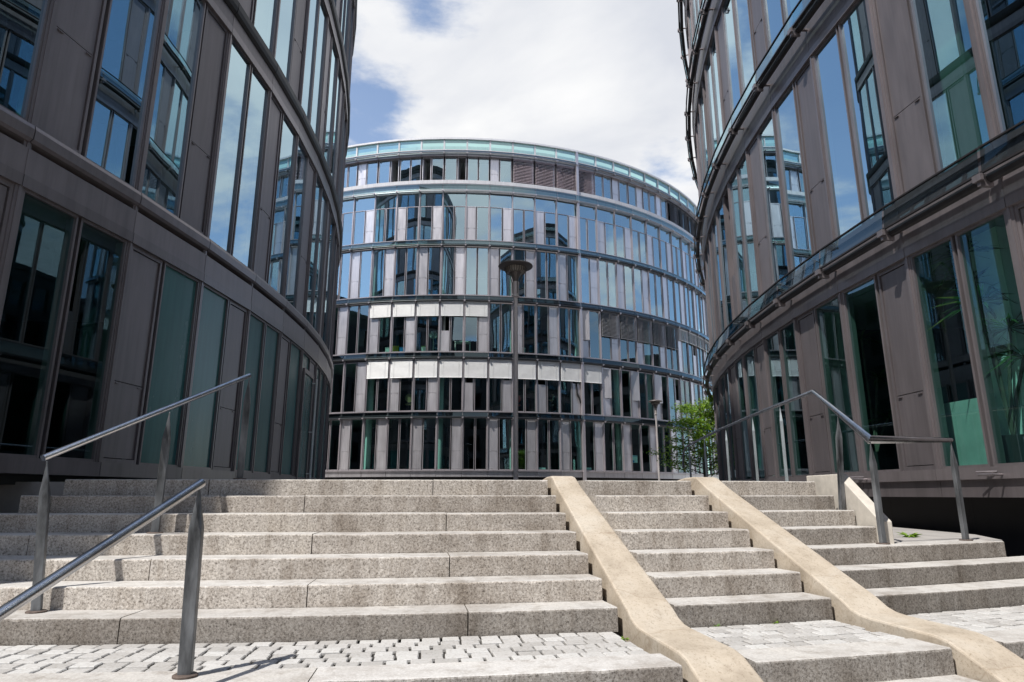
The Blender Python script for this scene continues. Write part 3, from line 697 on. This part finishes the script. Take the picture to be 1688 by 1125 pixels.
for label, (f0, f1), w in fl:
    mid = pol(21.5, max(f0, -2) * .5 + f1 * .5, 0)
    root = thing('stair_flight', label, 'steps', mid)
    for i in range(7):
        a0, a1 = f0, f1
        if w == 0: a0 = LEFT_END[i]; 
        if w == 2: a1 = RIGHT_END[i]
        q = step_mesh(ST_R[i], .15 * (i + 1), a0, a1, JO[i] if w == 0 else [], depth=.304 if i < 6 else .30)
        tone = ((.60, .97, .93, .90, .88, .86, .82), (.55, .80, .90, .94, .95, .95, .80), (.48, .48, .60, .62, .84, .68, .86))[w][i]
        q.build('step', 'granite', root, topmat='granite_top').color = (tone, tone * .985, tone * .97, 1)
    # landing kerb and the steps below it
    for i in range(5):
        q = step_mesh(22.47 + .31 * i, -.15 * i, f0 - (4 if w == 0 else 0), f1 + (3 if w == 2 else 0), [[6.6, .6, -5.4], [3.2, 9.5], [6.0], [2, 8], [5]][i] if w == 0 else [], depth=.285 if i == 0 else .36)
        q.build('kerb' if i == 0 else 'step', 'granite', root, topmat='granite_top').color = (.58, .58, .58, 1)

# ------------------------------------------------------------------ stone ramps
def ramp_mesh(b0, b1, t0, t1):
    prof = [(19.1, 1.03), (19.25, 1.060), (19.42, 1.084), (19.60, 1.090), (19.66, 1.078)]
    zs = lambda r: .15 + (21.5 - r) * .4839 + .022
    prof += [(r, zs(r)) for r in (19.85, 20.2, 20.6, 21.0, 21.4, 21.55)]
    prof += [(21.64, .092), (21.72, .066), (21.82, .056), (22.1, .048), (22.33, .040), (22.42, .022)]
    prof += [(r, .035 - (r - 22.40) * .4839) for r in (22.6, 23.0, 23.6, 24.0)]
    q = MB(); m = 8; n = len(prof)
    for i, (r, z) in enumerate(prof):
        da = math.degrees(.025 / r); k = min(1, max(0, (21.6 - r) / 2.0)); a0 = b0 + (t0 - b0) * k; a1 = b1 + (t1 - b1) * k
        aa = [(a0, -.9), (a0, z - .014), (a0 + da * .15, z - .004), (a0 + da * .55, z), (a1 - da * .55, z), (a1 - da * .15, z - .004), (a1, z - .014), (a1, -.9)]
        q.v += [pol(r, a, zz) for a, zz in aa]
    for i in range(n - 1):
        for t in range(m): q.f.append((i * m + t, i * m + (t + 1) % m, (i + 1) * m + (t + 1) % m, (i + 1) * m + t))
    q.f.append(tuple(range(m))); q.f.append(tuple((n - 1) * m + t for t in range(m)))
    return q
for a0, a1, t0, t1, lab in ((11.74, 12.66, 11.74, 12.44, 'pale stone ramp strip over the steps, the one nearer the tall lamp'), (16.34, 17.27, 16.40, 17.16, 'pale stone ramp strip over the steps, the one nearer the bent right handrail')):
    o = ramp_mesh(a0, a1, t0, t1).build('stair_ramp', 'stone', smooth='auto', sharp=9); tag(o, lab, 'ramp')
# cheek wall
q = MB(); x0, x1 = 3.55, 3.665; prof = [(6.48, .40), (6.48, .655), (7.20, 1.125), (7.92, 1.125), (7.92, .40)]
n = len(prof); q.add([(x0 - (y - 6.8) * .02, y, z) for y, z in prof] + [(x1 - (y - 6.8) * .02, y, z) for y, z in prof], [tuple(range(n)), tuple(range(n, 2 * n))] + [(i, (i + 1) % n, n + (i + 1) % n, n + i) for i in range(n)])
tag(q.build('cheek_wall', 'pale_stone', bevel=.008), 'sloping pale stone cheek wall closing the right end of the upper steps', 'low wall')

# ------------------------------------------------------------------ handrails
def rail_post(parent, x, y, z0, zt, w=.029, t=.020, yaw=0, mat='post', rail_r=.024, flange=True, lean=(0, 0)):
    q = MB(); ca, sa = math.cos(yaw), math.sin(yaw); fr = Fr((x, y), (ca, sa), (-sa, ca))
    tip = zt - rail_r - .022; sh = tip - .19
    def ring(k, z, lx): return [fr.p(a * k * w + lx[0], b * k * t + lx[1], z) for a, b in ((-1, -1), (1, -1), (1, 1), (-1, 1))]
    def L(z): f = (z - z0) / (zt - z0); return (lean[0] * f, lean[1] * f)
    rings = [ring(1.0, z0, (0, 0)), ring(1.0, z0 + .25 * (sh - z0), L(z0 + .25 * (sh - z0))), ring(1.03, sh, L(sh)), ring(.22, tip, L(tip)), ring(.20, zt - rail_r * .5, L(zt))]
    k = len(q.v)
    for r in rings: q.v += r
    for i in range(len(rings) - 1):
        for j in range(4): q.f.append((i * 4 + j, i * 4 + (j + 1) % 4, (i + 1) * 4 + (j + 1) % 4, (i + 1) * 4 + j))
    q.f.append((3, 2, 1, 0)); q.f.append(tuple(len(rings) * 4 - 4 + j for j in range(4)))
    o = q.build('post', mat, parent, bevel=.004)
    if flange:
        f = MB(); f.lathe((x, y, z0), [(.062, 0), (.062, .008), (.055, .012)], 20); f.build('base_plate', 'rust', o, smooth='auto')
    return o
h1 = thing('handrail', 'steel handrail in the left foreground with one pointed post standing on the landing kerb', 'handrail', (-1.7, 3.62, 0))
q = MB(); q.tube([(-1.709, 3.645, .972), (-1.95, 2.5, .42), (-2.113, 1.72, .045)], .024, 16); q.build('rail', 'steel', h1, smooth='auto')
rail_post(h1, -1.68, 3.63, .0, .965, .033, .024, R_(8), lean=(-.03, 0))
rail_post(h1, -2.08, 1.95, -.75, .155, .033, .024, R_(8))
h2 = thing('handrail', 'steel handrail with three posts climbing the left side of the steps by the teal panels', 'handrail', (-3.0, 5.4, 0))
q = MB(); q.tube([(-3.26, 4.56, 1.155), (-2.645, 6.42, 2.075)], .024, 16); q.build('rail', 'steel', h2, smooth='auto')
rail_post(h2, -3.15, 4.58, .15, 1.145, lean=(-.08, 0), yaw=R_(15)); rail_post(h2, -2.90, 5.47, .60, 1.60, yaw=R_(15)); rail_post(h2, -2.62, 6.36, 1.05, 2.04, yaw=R_(15))
h3 = thing('handrail', 'bent steel handrail on the right, level over the side platform then rising to the plaza', 'handrail', (3.9, 7.2, .45))
path = [(4.66, 6.92, 1.47), (3.52, 6.42, 1.435), (3.66, 7.78, 2.125), (3.80, 10.0, 2.13), (3.98, 12.4, 2.12), (4.22, 14.8, 2.10), (4.42, 16.6, 2.08), (4.50, 17.2, 1.98), (4.52, 17.4, 1.6)]
q = MB(); q.tube(path, .024, 14); q.build('rail', 'steel', h3, smooth='auto')
rail_post(h3, 4.64, 6.90, .450, 1.465, yaw=R_(20)); rail_post(h3, 3.525, 6.42, .450, 1.43, yaw=R_(20)); rail_post(h3, 3.49, 7.06, .75, 1.75, yaw=R_(20), lean=(.09, .0), flange=False)
for x, y, zt in ((3.70, 8.9, 2.12), (3.81, 10.25, 2.12), (3.95, 12.0, 2.11), (4.13, 14.0, 2.10), (4.36, 16.1, 2.08)): rail_post(h3, x, y, 1.046, zt, .042, .02, yaw=R_(70), mat='galv')

# ------------------------------------------------------------------ lamps
def lamp(x, y, z0, label):
    root = thing('street_lamp', label, 'street lamp', (x, y, z0), 'tall plaza lamps with flat disc heads')
    H = 4.52; c = (x, y, z0)
    q = MB(); q.lathe(c, [(.075, 0), (.075, .05), (.047, .06), (.046, 2.2), (.044, H - .95), (.044, H - .70)], 20); q.build('pole', 'lamp', root, smooth='auto')
    q = MB(); q.lathe(c, [(.056, H - .70), (.074, H - .69), (.074, H - .65), (.060, H - .64), (.067, H - .40), (.070, H - .36)], 20); q.build('socket', 'lamp', root, smooth='auto')
    q = MB(); q.lathe(c, [(.185, H - .155), (.20, H - .13), (.215, H - .05)], 28); o = q.build('lens', 'lens', root, smooth='auto')
    q = MB()
    for j in range(26):
        a = 2 * math.pi * j / 26; d = Vector((math.cos(a), math.sin(a)))
        q.tube([(x + d.x * r, y + d.y * r, z0 + H + z) for r, z in ((.185, -.165), (.212, -.13), (.225, -.04))], .010, 5)
    q.build('grille', 'lamp_head', o)
    q = MB()
    for j in range(4):
        a = 2 * math.pi * j / 4 + .5; q.tube([(x + math.cos(a) * r, y + math.sin(a) * r, z0 + H + z) for r, z in ((.070, -.62), (.075, -.42), (.17, -.13))], .009, 6)
    q.lathe(c, [(.055, H - .36), (.06, H - .30), (.13, H - .16)], 20)
    q.build('strut', 'lamp_head', root)
    q = MB(); q.lathe(c, [(.20, H - .06), (.352, H - .035), (.362, H - .02), (.355, H - .005), (.22, H + .045), (.05, H + .075)], 36); q.build('shade', 'lamp_head', root, smooth='auto')
    return root
lamp(.075, 12.8, 1.046, 'tall slim lamp with disc head standing mid plaza behind the top step')
lamp(7.35, 33.0, 1.046, 'distant slim lamp with disc head beside the green tree')

# ------------------------------------------------------------------ plants
def leaf_quad(q, p, L, w, d, droop=0.0):
    d = d.normalized(); sd = d.cross(Vector((0, 0, 1)))
    sd = sd.normalized() if sd.length > .01 else Vector((1, 0, 0))
    sd = (Matrix.Rotation(random.uniform(-.7, .7), 3, d) @ sd)
    p = Vector(p); m = p + d * L * .5 + Vector((0, 0, -droop * .3 * L)); e = p + d * L + Vector((0, 0, -droop * L))
    q.add([p, m + sd * w, e, m - sd * w], [(0, 1, 2, 3)])
def tree(x, y, z0, H, spread, label, n_br=40, per=220):
    root = thing('tree', label, 'tree', (x, y, z0)); T = MB(); C = MB()
    T.tube([(x, y, z0), (x + .05, y, z0 + H * .4), (x - .03, y + .05, z0 + H * .75), (x, y, z0 + H)], [.07, .055, .035, .012], 8)
    for i in range(n_br):
        f = .16 + .82 * i / n_br; a = i * 2.4 + random.uniform(-.4, .4); ln = spread * (1.05 - .75 * (f - .16)) * random.uniform(.65, 1.05)
        s = Vector((x, y, z0 + H * f)); d = Vector((math.cos(a), math.sin(a), random.uniform(.05, .35)))
        e = s + d * ln; T.tube([s, (s + e) / 2 + Vector((0, 0, .05)), e], [.022, .014, .005], 5)
        for j in range(per):
            t = random.uniform(.25, 1.05); p = s + (e - s) * t + Vector((random.gauss(0, .17), random.gauss(0, .17), random.gauss(0, .055)))
            leaf_quad(C, p, random.uniform(.075, .135), random.uniform(.022, .038), Vector((random.gauss(0, 1), random.gauss(0, 1), random.gauss(-.1, .35))), .2)
    T.build('trunk', 'bark', root); C.build('crown', 'leaf', root, recalc=False)
    return root
tree(7.15, 24.5, 1.046, 3.3, 2.0, 'small bright green tree in layered tiers between the rear lamp and the right building')
def rosette(name, x, y, z, n, L, w, mat, label, cat, pot=None, stem=0, group=None, potmat='white'):
    root = thing(name, label, cat, (x, y, z), group); q = MB(); z1 = z + (pot[1] if pot else 0)
    if pot: p = MB(); p.lathe((x, y, z), [(pot[0] * .8, 0), (pot[0], pot[1]), (pot[0] * .9, pot[1]), (pot[0] * .85, pot[1] - .03)], 16); p.build('pot', potmat, root, smooth='auto')
    heads = [(x, y, z1)]
    if stem:
        s = MB(); heads = []
        for i in range(stem):
            hx, hy, hz = x + random.uniform(-.25, .25), y + random.uniform(-.3, .3), z1 + .5 + i * (1.9 / stem)
            s.tube([(x, y, z1 - .02), (x + (hx - x) * .4, y + (hy - y) * .4, (z1 + hz) / 2), (hx, hy, hz)], .018, 6); heads.append((hx, hy, hz))
        s.build('stem', 'bark', root)
    for hd in heads:
        for i in range(n):
            a = random.uniform(0, 6.28); d = Vector((math.cos(a), math.sin(a), random.uniform(-.1, 1.2)))
            leaf_quad(q, hd, L * random.uniform(.6, 1.1), w * random.uniform(.7, 1.1), d, random.uniform(.2, .7))
    q.build('foliage', mat, root, recalc=False); return root
rosette('weed', 4.42, 7.5, .446, 34, .17, .016, 'leaf', 'small green weed growing on the side platform below the right building', 'weed')
for dg, rr, lab in ((13.6, 21.51, 'tiny weed at the foot of the narrow flight close to the near ramp'), (14.9, 21.51, 'tiny weed sprouting mid way along the foot of the narrow flight'), (11.5, 21.75, 'tiny weed in the joint between the setts and the near ramp')):
    wx, wy, wz = pol(rr, dg, -.004); rosette('weed', wx, wy, wz, 14, .045, .008, 'leaf', lab, 'weed')
push_back(rosette('indoor_plant', 5.28, 6.86, 1.16, 34, .55, .022, 'leaf_dark', 'tall dark indoor plant with long narrow leaves behind glass at the right edge', 'plant', (.2, .35), 6, potmat='black'))
push_back(rosette('indoor_plant', 5.35, 9.6, 1.16, 30, .42, .022, 'leaf_dark', 'dark leafy indoor plant behind the ground floor glass near the bent handrail', 'plant', (.2, .35), 3, potmat='black'))

# ------------------------------------------------------------------ things behind the rear building's windows
def rear_pos(sv, depth): fx, fy = arc_rear(sv); n = (Vector((fx, fy)) - Vector((-4, 59.4))).normalized(); return fx - n.x * depth, fy - n.y * depth
def planter(sv, z, label, r=.19, h=.42):
    x, y = rear_pos(sv, .42); return rosette('plant_pot', x, y, z, 16, .30, .03, 'leaf', label, 'plant pot', (r, h))
Z2 = 9.14; Z1 = 5.62; Z0 = 2.27
planter(4.75, Z2, 'white planter in the second floor window just right of the tall lamp')
planter(9.0, Z2, 'white planter in the second floor window left of the lowered grey blinds')
planter(-1.35, Z2, 'pale plant pot beside the standing fan in the second floor window', .17, .35)
def desk(sv, z, w, label, stuff):
    x, y = rear_pos(sv, .75); t = thing('desk', label, 'desk', (x, y, z)); q = MB(); q.box(WORLD, x - w / 2, x + w / 2, y - .3, y + .3, z + .70, z + .74); q.build('top', 'white', t)
    for sx in (-1, 1):
        for sy in (-1, 1):
            q = MB(); q.box(WORLD, x + sx * (w / 2 - .04) - .02, x + sx * (w / 2 - .04) + .02, y + sy * .26 - .02, y + sy * .26 + .02, z, z + .70); q.build('leg', 'white', t)
    return x, y, z + .74
def bx(name, mat, x, y, z, w, d, h, label, cat):
    q = MB(); q.box(WORLD, x - w / 2, x + w / 2, y - d / 2, y + d / 2, z, z + h); t = .02
    q.box(WORLD, x - w / 2 - .012, x + w / 2 + .012, y - d / 2 - .012, y + d / 2 + .012, z + h, z + h + .025)
    return tag(q.build(name, mat, bevel=.006), label, cat)
for sv, mat, w, nm in ((-3.55, 'white', .34, 'white'), (-3.1, 'yellow', .36, 'yellow'), (-2.65, 'blue', .32, 'blue')):
    x, y = rear_pos(sv, .45); bx('storage_box', mat, x, y, Z2, w, .3, .34 if mat != 'yellow' else .44, nm + ' storage box on the second floor sill under the white blinds', 'box')
desk(1.05, Z2, .95, 'white side table behind the second floor glass left of the tall lamp', None)
x, y = rear_pos(1.0, .75); rosette('plant_pot', x, y, Z2 + .74, 14, .22, .02, 'leaf', 'small green plant on the white side table in the second floor window', 'plant pot', (.09, .12))
x, y = rear_pos(10.1, .45); bx('storage_box', 'orange', x, y, Z2, .16, .16, .30, 'small orange container on the second floor sill below the grey blinds', 'box')
# standing fan
x, y = rear_pos(-.75, .45); f = thing('standing_fan', 'white standing fan with round head in the second floor window', 'fan', (x, y, Z2))
q = MB(); q.lathe((x, y, Z2), [(.18, 0), (.18, .02), (.02, .04), (.016, .95)], 16); q.build('stand', 'white', f)
q = MB(); fr = Fr((x, y), (1, 0), (0, 1))
for r in (.06, .12, .18, .235): q.tube([(x + r * math.cos(a * .3491), y - .05, Z2 + 1.12 + r * math.sin(a * .3491)) for a in range(19)], .008, 5, False)
for j in range(12): a = j * math.pi / 6; q.tube([(x, y - .06, Z2 + 1.12), (x + .235 * math.cos(a), y - .05, Z2 + 1.12 + .235 * math.sin(a))], .006, 4)
q.build('cage', 'white', f)
q = MB()
for j in range(4):
    a = j * math.pi / 2; u = Vector((math.cos(a), 0, math.sin(a))); v = Vector((-math.sin(a), 0, math.cos(a))); c = Vector((x, y, Z2 + 1.12))
    q.add([c, c + u * .21 + v * .06, c + u * .2 + v * .14, c + v * .05 + Vector((0, .03, 0))], [(0, 1, 2, 3)])
q.build('blades', 'white', f, recalc=False)
# chairs
def chair(sv, z, mat, label, round_back=False):
    x, y = rear_pos(sv, .7); t = thing('office_chair', label, 'chair', (x, y, z))
    q = MB(); q.box(WORLD, x - .23, x + .23, y - .23, y + .23, z + .43, z + .50); q.build('seat', mat, t, bevel=.02)
    q = MB(); P = [(x + .24 * math.cos(a * .3927), y - .27, z + .82 + .26 * math.sin(a * .3927)) for a in range(16)]; n = 16
    q.add(P + [(p[0], p[1] + .05, p[2]) for p in P], [tuple(range(n)), tuple(range(n, 2 * n))] + [(i, (i + 1) % n, n + (i + 1) % n, n + i) for i in range(n)]); q.build('backrest', mat, t)
    q = MB(); q.lathe((x, y, z), [(.05, .08), (.03, .12), (.03, .43)], 10)
    for j in range(5): a = j * 1.2566; q.tube([(x, y, z + .09), (x + .28 * math.cos(a), y + .28 * math.sin(a), z + .04)], .02, 6)
    q.build('base', 'black', t)
chair(-2.15, Z1, 'wood', 'tan round backed chair in the first floor window under the white blinds')
chair(4.45, Z1, 'red', 'red chair in the first floor window right of the tall lamp')
chair(7.05, Z1, 'black', 'black chair under the person in the white shirt in the first floor window')
chair(2.75, Z2, 'black', 'black chair under the person in the grey green shirt in the second floor window')
# seated people
def person(sv, z, shirt, label, face=1, arm_up=.15):
    x, y = rear_pos(sv, .72); root = thing('person', label, 'person', (x, y, z))
    J = {'pelvis': ((0, 0, .55), .125), 'waist': ((.03 * face, 0, .72), .115), 'chest': ((.08 * face, 0, .93), .135), 'neckb': ((.12 * face, 0, 1.07), .065), 'neck': ((.14 * face, 0, 1.13), .052),
         'head1': ((.17 * face, 0, 1.22), .085), 'head2': ((.18 * face, 0, 1.31), .078)}
    E = [('pelvis', 'waist'), ('waist', 'chest'), ('chest', 'neckb'), ('neckb', 'neck'), ('neck', 'head1'), ('head1', 'head2')]
    for s_, t in ((-1, 'l'), (1, 'r')):
        J['sh' + t] = ((.10 * face, s_ * .19, 1.02), .06); J['el' + t] = ((.20 * face, s_ * .25, .78 + arm_up * .3), .043); J['wr' + t] = ((.42 * face, s_ * .14, .78 + arm_up), .03); J['hd' + t] = ((.50 * face, s_ * .11, .78 + arm_up), .036)
        J['hip' + t] = ((.03 * face, s_ * .10, .53), .09); J['kn' + t] = ((.44 * face, s_ * .13, .52), .06); J['an' + t] = ((.42 * face, s_ * .13, .10), .042); J['to' + t] = ((.56 * face, s_ * .13, .045), .04)
        E += [('neckb', 'sh' + t), ('sh' + t, 'el' + t), ('el' + t, 'wr' + t), ('wr' + t, 'hd' + t), ('pelvis', 'hip' + t), ('hip' + t, 'kn' + t), ('kn' + t, 'an' + t), ('an' + t, 'to' + t)]
    def skin(names, scale, name, mat, parent):
        ix = {n: i for i, n in enumerate(names)}; me = bpy.data.meshes.new(name)
        me.from_pydata([(x + J[n][0][0], y + J[n][0][1], z + J[n][0][2]) for n in names], [(ix[a], ix[b]) for a, b in E if a in ix and b in ix], [])
        o = bpy.data.objects.new(name, me); col.objects.link(o); sk = o.modifiers.new('skin', 'SKIN'); sk.use_smooth_shade = True
        for i, n in enumerate(names):
            v = me.skin_vertices[0].data[i]; v.radius = (J[n][1] * scale,) * 2; v.use_root = (i == 0)
        sb = o.modifiers.new('sub', 'SUBSURF'); sb.levels = 2; sb.render_levels = 2
        me.materials.append(M[mat]); o.parent = parent
        if parent.type == 'EMPTY': o.matrix_parent_inverse = Matrix.Translation(-parent.location)
        return o
    body = skin(list(J), 1, 'body', 'skin', root)
    skin(['waist', 'chest', 'neckb', 'shl', 'ell', 'shr', 'elr'], 1.16, 'shirt', shirt, body)
    skin(['pelvis', 'hipl', 'knl', 'anl', 'hipr', 'knr', 'anr'], 1.15, 'trousers', 'black', body)
    q = MB(); hc = Vector((x + .165 * face, y, z + 1.30)); q.lathe((hc.x - .012 * face, hc.y, hc.z), [(.088, -.06), (.098, .0), (.088, .06), (.05, .095), (.01, .105)], 16); q.build('hair', 'hair', body, smooth=True)
    q = MB()
    for s_ in (-1, 1): q.lathe((x + .245 * face, y + s_ * .032, z + 1.275), [(.004, -.012), (.012, 0), (.004, .012)], 8)
    q.build('eyes', 'black', body)
    q = MB(); q.tube([(x + .25 * face, y, z + 1.27), (x + .275 * face, y, z + 1.235), (x + .25 * face, y, z + 1.228)], .012, 6); q.build('nose', 'skin', body)
    return root
person(7.0, Z1, 'shirt_white', 'person in a white shirt sitting bent forward in the first floor window', -1, .1)
person(2.75, Z2, 'shirt_grey', 'person in a grey green shirt sitting behind second floor glass near the tall lamp', -1, .2)
# notices stuck to the ground floor glass
def sheet(sv, z, w, h, mat, label, tilt=0, strip=False):
    x, y = rear_pos(sv, .10); n = (Vector((x, y)) - Vector((-4, 59.4))).normalized(); fr = Fr((x, y), (-n.y, n.x), n)
    t = thing('paper_notice', label, 'notice', (x, y, z)); q = MB(); q.box(fr, -w / 2, w / 2, -.004, 0, z, z + h); s_ = q.build('sheet', 'cyanpaper', t)
    if strip:
        q = MB(); q.box(fr, -w / 2, -w / 2 + .09, .001, .004, z, z + h * .75); q.build('red_stripe', 'red', s_)
        q = MB(); q.box(fr, -w / 2 + .1, w / 2 - .02, .001, .004, z + h * .86, z + h * .95); q.box(fr, -w / 2 + .10, -w / 2 + .24, .001, .004, z + .02, z + .15); q.build('blue_print', 'blue', s_)
sheet(12.3, Z0 + .55, .50, .45, 'cyanpaper', 'pale printed notice with red and blue marks on the ground floor glass', strip=True)
sheet(5.85, Z0 + .05, .40, .10, 'cyanpaper', 'white paper strip low in the ground floor window nearer the tall lamp')
sheet(8.85, Z0 + .05, .36, .14, 'cyanpaper', 'white paper strip low in the ground floor window right of the pier')
# coat out of the open vent
fr, l = B.bay(4); a = l * .80; q = MB()
q.hexa([fr.p(a - .05, .0, 6.78), fr.p(a + .02, .0, 6.78), fr.p(a + .02, .10, 6.75), fr.p(a - .05, .10, 6.75), fr.p(a - .10, -.1, 7.55), fr.p(a - .0, -.1, 7.55), fr.p(a - .0, .02, 7.55), fr.p(a - .10, .02, 7.55)])
q.tube([fr.p(a - .02, .05, 6.85), fr.p(a + .10, .09, 6.55), fr.p(a + .16, .08, 6.25)], [.07, .055, .03], 7)
tag(q.build('jacket', 'black', bevel=.01), 'black jacket hanging out of an open vent in the first floor facade', 'jacket')
